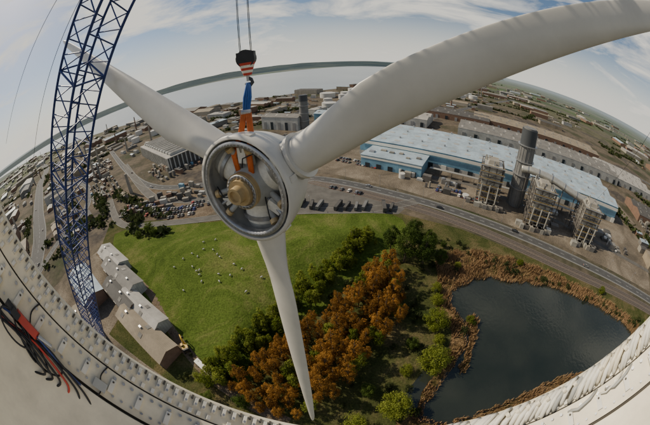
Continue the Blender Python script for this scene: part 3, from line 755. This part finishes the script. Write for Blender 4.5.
for k,u in enumerate(us):
    b.tube(C+u*.9,C+u*2.2,1.12,1.16,'bwhite',32);b.tube(C+u*1.75,C+u*1.95,1.3,1.3,'steel',32)
    v=Matrix.Rotation(math.pi/3,3,Ax)@u
    b.tube(C+v*1.2-Ax*1.0,C+v*2.35-Ax*1.3,.12,.12,'steel',8);b.box(C+v*1.75-Ax*1.05,(.8,.5,.5),'bwhite',R=Matrix((v,Ax.cross(v),Ax)).transposed())
    for s in(-1,1):
        v2=Matrix.Rotation(math.pi/3+s*.28,3,Ax)@u
        b.tube(C+v2*1.3-Ax*.9,C+v2*2.2-Ax*1.35,.16,.16,'cast',10);b.tube(C+v2*2.1-Ax*1.35,C+v2*2.3-Ax*1.45,.24,.24,'brass',10)
    v3=Matrix.Rotation(.9,3,Ax)@u;v4=Matrix.Rotation(1.5,3,Ax)@u
    b.path([C+v3*1.1-Ax*1.2,C+(v3+v4)*.9-Ax*1.55,C+v4*2.2-Ax*1.3],.035,'black',6)
b.done("hub_casting",rotor)

# ------------------------------------------------------------------ crane
crane=empty("crawler_crane",(0,0,0))
tip=Vector((-3.6,14.4,110));base=Vector((-98,32,2.5))
b=MB();d=(tip-base).normalized();LL=(tip-base).length
sd_=d.cross(Vector((0,0,1))).normalized();up_=sd_.cross(d)
def wd(s):
    e=min(s/14,(LL-s)/10,1);return .6+(1.6-.55*s/LL)*max(0,min(1,e))
nb=48;cor=[(-1,-1),(1,-1),(1,1),(-1,1)]
pt=lambda s,c:base+d*s+sd_*c[0]*wd(s)+up_*c[1]*wd(s)
for i in range(nb):
    s0,s1=LL*i/nb,LL*(i+1)/nb;sm=(s0+s1)/2
    for k in range(4):
        c,c2=cor[k],cor[(k+1)%4]
        b.tube(pt(s0,c),pt(s1,c),.15,.15,'bluecr',8,caps=False)
        b.tube(pt(s0,c),pt(sm,c2),.07,.07,'bluecr',6,caps=False);b.tube(pt(sm,c2),pt(s1,c),.07,.07,'bluecr',6,caps=False)
        if i%4==0: b.tube(pt(s0,c),pt(s0,c2),.1,.1,'bluecr',6)
b.done("lattice_boom",crane)
b=MB()
for s in(-1,1):
    b.box(base+Vector((0,s*4.2,-1.4)),(10,1.6,2.1),'black')
    for k in range(9): b.box(base+Vector((-4+k,s*4.2,-.28)),(.5,1.7,.14),'steel')
b.box(base+Vector((0,0,-1)),(4,7,1.2),'bluecr');b.box(base+Vector((-5,0,1.1)),(12,4,2.8),'bluecr');b.box(base+Vector((-10,0,2)),(3.5,7,4),'stackg');b.box(base+Vector((1.8,2.6,1.4)),(2.2,1.8,2.6),'glass',taper=.9)
b.tube(base+Vector((-3,-1.5,2.4)),base+Vector((-3,1.5,2.4)),1,1,'steel',16)
b.done("crane_body",crane)
b=MB()
b.tube(tip,Vector((-72,30,93)),.05,.05,'black',6);b.tube(tip,Vector((-106,40,55)),.045,.045,'black',6)
b.done("pendant_cables",crane)
b=MB();bx,by=-3.55,14.3
hb=Vector((bx,by,H-.25))
for dx in(-.32,-.26,.26,.32):
    b.tube(hb+Vector((dx,0,1.1)),Vector((tip.x+dx,tip.y,tip.z)),.022,.022,'black',6)
b.box(hb+Vector((0,0,.95)),(.95,.5,.55),'black');b.tube(hb+Vector((0,-.3,.85)),hb+Vector((0,.3,.85)),.5,.5,'black',20)
for k in range(5): b.tube(hb+Vector((0,0,.62-k*.14)),hb+Vector((0,0,.48-k*.14)),.46-.05*k,.41-.05*k,'red' if k%2==0 else 'bwhite',20)
b.tube(hb+Vector((0,0,-.05)),hb+Vector((0,0,-.4)),.1,.1,'steel',10)
b.path([hb+Vector(q) for q in[(0,0,-.2),(.17,0,-.32),(.22,0,-.5),(.08,0,-.66),(-.1,0,-.62),(-.18,0,-.5)]],[.08,.09,.1,.1,.08,.05],'stackd',10)
b.done("hook_block",crane)
b=MB()
lift=C+Vector((0,0,1.75))-Ax*.9
top=hb+Vector((0,0,-.5));mid=top*.5+lift*.5+Vector((0,0,.2))
for dx in(-.13,-.04,.05,.13): b.path([top+Vector((dx*.6,0,0)),top*.5+mid*.5+Vector((dx*1.4,0,0)),mid+Vector((dx,0,0))],.06,'bluesl',8)
b.tube(mid+Vector((-.25,0,.05)),mid+Vector((.25,0,.05)),.12,.12,'steel',10)
for sg in(-1,1):
    for o in(-.09,.0,.09): b.path([mid+Vector((sg*.12+o,0,0)),mid*.5+lift*.5+e1*sg*.32+Vector((o,0,0)),lift+e1*(sg*.5+o)-Ax*.35,lift+e1*(sg*.42+o)-Ax*.3+Vector((0,0,-.9))],.075,'orange',8)
b.done("lifting_slings",crane)
b=MB();tp=C+us[0]*33
b.path([tp+(Vector((205,120,0))-tp)*k/8-Vector((0,0,6*math.sin(math.pi*k/8))) for k in range(9)],.03,'black',5);b.done("tag_line")

# ------------------------------------------------------------------ nacelle ring
AR=Vector((math.sin(math.radians(9.5))*math.cos(math.radians(3.5)),math.cos(math.radians(9.5))*math.cos(math.radians(3.5)),math.sin(math.radians(3.5))))
DN=(Vector((0,0,-1))-AR*(Vector((0,0,-1)).dot(AR))).normalized();LF=AR.cross(DN).normalized()
if LF.x>0: LF=-LF
O=Vector((0,0,H));RR=2.5
def RP(phi,ax_,rd): return O+AR*ax_+(DN*math.cos(phi)+LF*math.sin(phi))*rd
def RM(ph_): return Matrix((LF*math.cos(ph_)-DN*math.sin(ph_),AR,(DN*math.cos(ph_)+LF*math.sin(ph_))*-1)).transposed()
nac=empty("nacelle")
b=MB();n=240
def rev(prof,mat,p0=0,p1=2*math.pi,n=n,smooth=False):
    vs=[RP(p0+(p1-p0)*k/n,a,q) for a,q in prof for k in range(n+1)]
    b.add(vs,[(i*(n+1)+k,i*(n+1)+k+1,(i+1)*(n+1)+k+1,(i+1)*(n+1)+k) for i in range(len(prof)-1) for k in range(n)],mat,smooth)
h1,h2=-math.radians(105),math.radians(97)
rev([(.31,2.62),(.33,2.60),(.33,2.52),(.31,2.50),(.12,2.50)],'ringw',h1,h2)
rev([(.12,2.50),(.12,2.515),(.105,2.515),(.105,2.48)],'ringd',h1,h2)
rev([(.105,2.48),(-.16,2.48)],'ringw',h1,h2)
rev([(-.16,2.48),(-.16,2.52),(-.185,2.52),(-.185,2.42)],'ringd',h1,h2)
rev([(-.185,2.42),(-.19,2.415),(-1.6,2.36),(-1.6,2.9),(.1,2.95),(.31,2.62)],'ringw',h1,h2)
b.done("stator_ring",nac)
b=MB();rnd=random.Random(5)
st=math.radians(2.0);nk=int((h2-h1)/st)
for i in range(nk):
    ph_=h1+st*(i+.5)+rnd.uniform(-.1,.1)*st
    Rm=RM(ph_)
    b.box(RP(ph_,.25,2.48),(.035,.09,.04),'bwhite',R=Rm,taper=.75);b.tube(RP(ph_,.23,2.46),RP(ph_,.23,2.44),.012,.012,'steel',6)
    b.box(RP(ph_+st*.5,.285,2.488),(.018,.04,.024),'ringd',R=Rm)
    if rnd.random()<.8: b.box(RP(ph_+st*.3,.155,2.485),(.03,.045,.03),'bwhite',R=RM(ph_+rnd.uniform(-.3,.3)))
    b.tube(RP(ph_,.06,2.482),RP(ph_,.06,2.455),.015,.015,'steel',6);b.tube(RP(ph_+st*.5,-.1,2.482),RP(ph_+st*.5,-.1,2.46),.012,.012,'steel',6)
    if i%3==0: b.box(RP(ph_,-.02,2.465),(.045,.13,.03),'bwhite',R=Rm);b.tube(RP(ph_,.02,2.45),RP(ph_,.02,2.435),.01,.01,'ringd',6)
    if i%9==4 and ph_>.6: b.path(catmull([RP(ph_,.12,2.47),RP(ph_+.01,.0,2.45),RP(ph_-.01,-.12,2.46),RP(ph_,-.22,2.43)],5),.007,'black',6)
    if i%14==6: b.box(RP(ph_,-.08,2.45),(.12,.09,.05),'cast',R=Rm)
    if ph_<math.radians(8):
        for j in range(2):
            q=ph_+j*st/2+rnd.uniform(-.2,.2)*st;a0=.32-rnd.uniform(0,.04);rr_=rnd.uniform(-.02,.015)
            b.path([RP(q-st*.9,a0,2.50),RP(q-st*.4,a0-.02,2.44+rr_),RP(q+st*.5,a0-.08,2.42+rr_),RP(q+st*1.1,a0-.14,2.45+rr_),RP(q+st*1.3,a0-.17,2.50)],[.017,.022,.025,.022,.016],'bwhite' if rnd.random()<.8 else rnd.choice(['ringw','cast']),6)
        if rnd.random()<.5: b.tube(RP(ph_,.26,2.405),RP(ph_+st*.35,.25,2.405),.03,.03,'ringw',8)
        if rnd.random()<.3: b.path([RP(ph_,.1,2.49),RP(ph_+st*.9,.06,2.44),RP(ph_+st*2.2,.03,2.43),RP(ph_+st*3.2,.06,2.47)],rnd.uniform(.009,.016),rnd.choice(['bwhite','bwhite','cast']),6)
b.done("stator_windings",nac)
b=MB()
for k in range(6):
    p0=math.radians(57+k*1.5);a0=-.17-.02*k
    b.path(catmull([RP(p0-.16+.02*k,a0-.14,2.43),RP(p0-.1,a0-.05,2.385-.008*k),RP(p0+.03,a0+.03,2.36-.006*k),RP(p0+.13,a0-.01,2.37),RP(p0+.24,a0-.06,2.375),RP(p0+.42,a0-.02,2.38),RP(p0+.56,a0-.05,2.43)],6),.011,'black' if k!=2 else 'red',8)
for k in range(4):
    c=[RP(math.radians(60)+.075*math.cos(a)+.045*k,-.22+.09*math.sin(a+k),2.375-.012*k) for a in np.linspace(0,2*math.pi,24)];b.path(c,.009,'black',8)
b.path(catmull([RP(math.radians(72),-.2,2.42),RP(math.radians(66),-.12,2.36),RP(math.radians(58),-.15,2.36),RP(math.radians(51),-.2,2.43)],6),.01,'bluecr',8)
b.done("control_cables",nac)
b=MB()
ph_=math.radians(66);Rm=RM(ph_)
b.box(RP(ph_,-.12,2.35),(.26,.08,.08),'red',R=Rm,taper=.85);b.box(RP(ph_+.05,-.13,2.29),(.08,.06,.05),'black',R=Rm);b.tube(RP(ph_-.055,-.11,2.34),RP(ph_-.11,-.09,2.34),.02,.016,'steel',10);b.tube(RP(ph_+.055,-.12,2.34),RP(ph_+.1,-.12,2.34),.03,.03,'black',10)
b.done("hydraulic_tool")
b=MB();prof=[(-1.6,2.95),(-3,2.9),(-6,2.6),(-8.5,1.9),(-9.5,.8)]
rev(prof,'white',math.radians(-80),math.radians(80),60,True);b.done("nacelle_cover",nac)
b=MB();b.tube((-.8,-5,0),(-.8,-5,H-3),3.6,1.6,'white',40);b.done("turbine_tower")
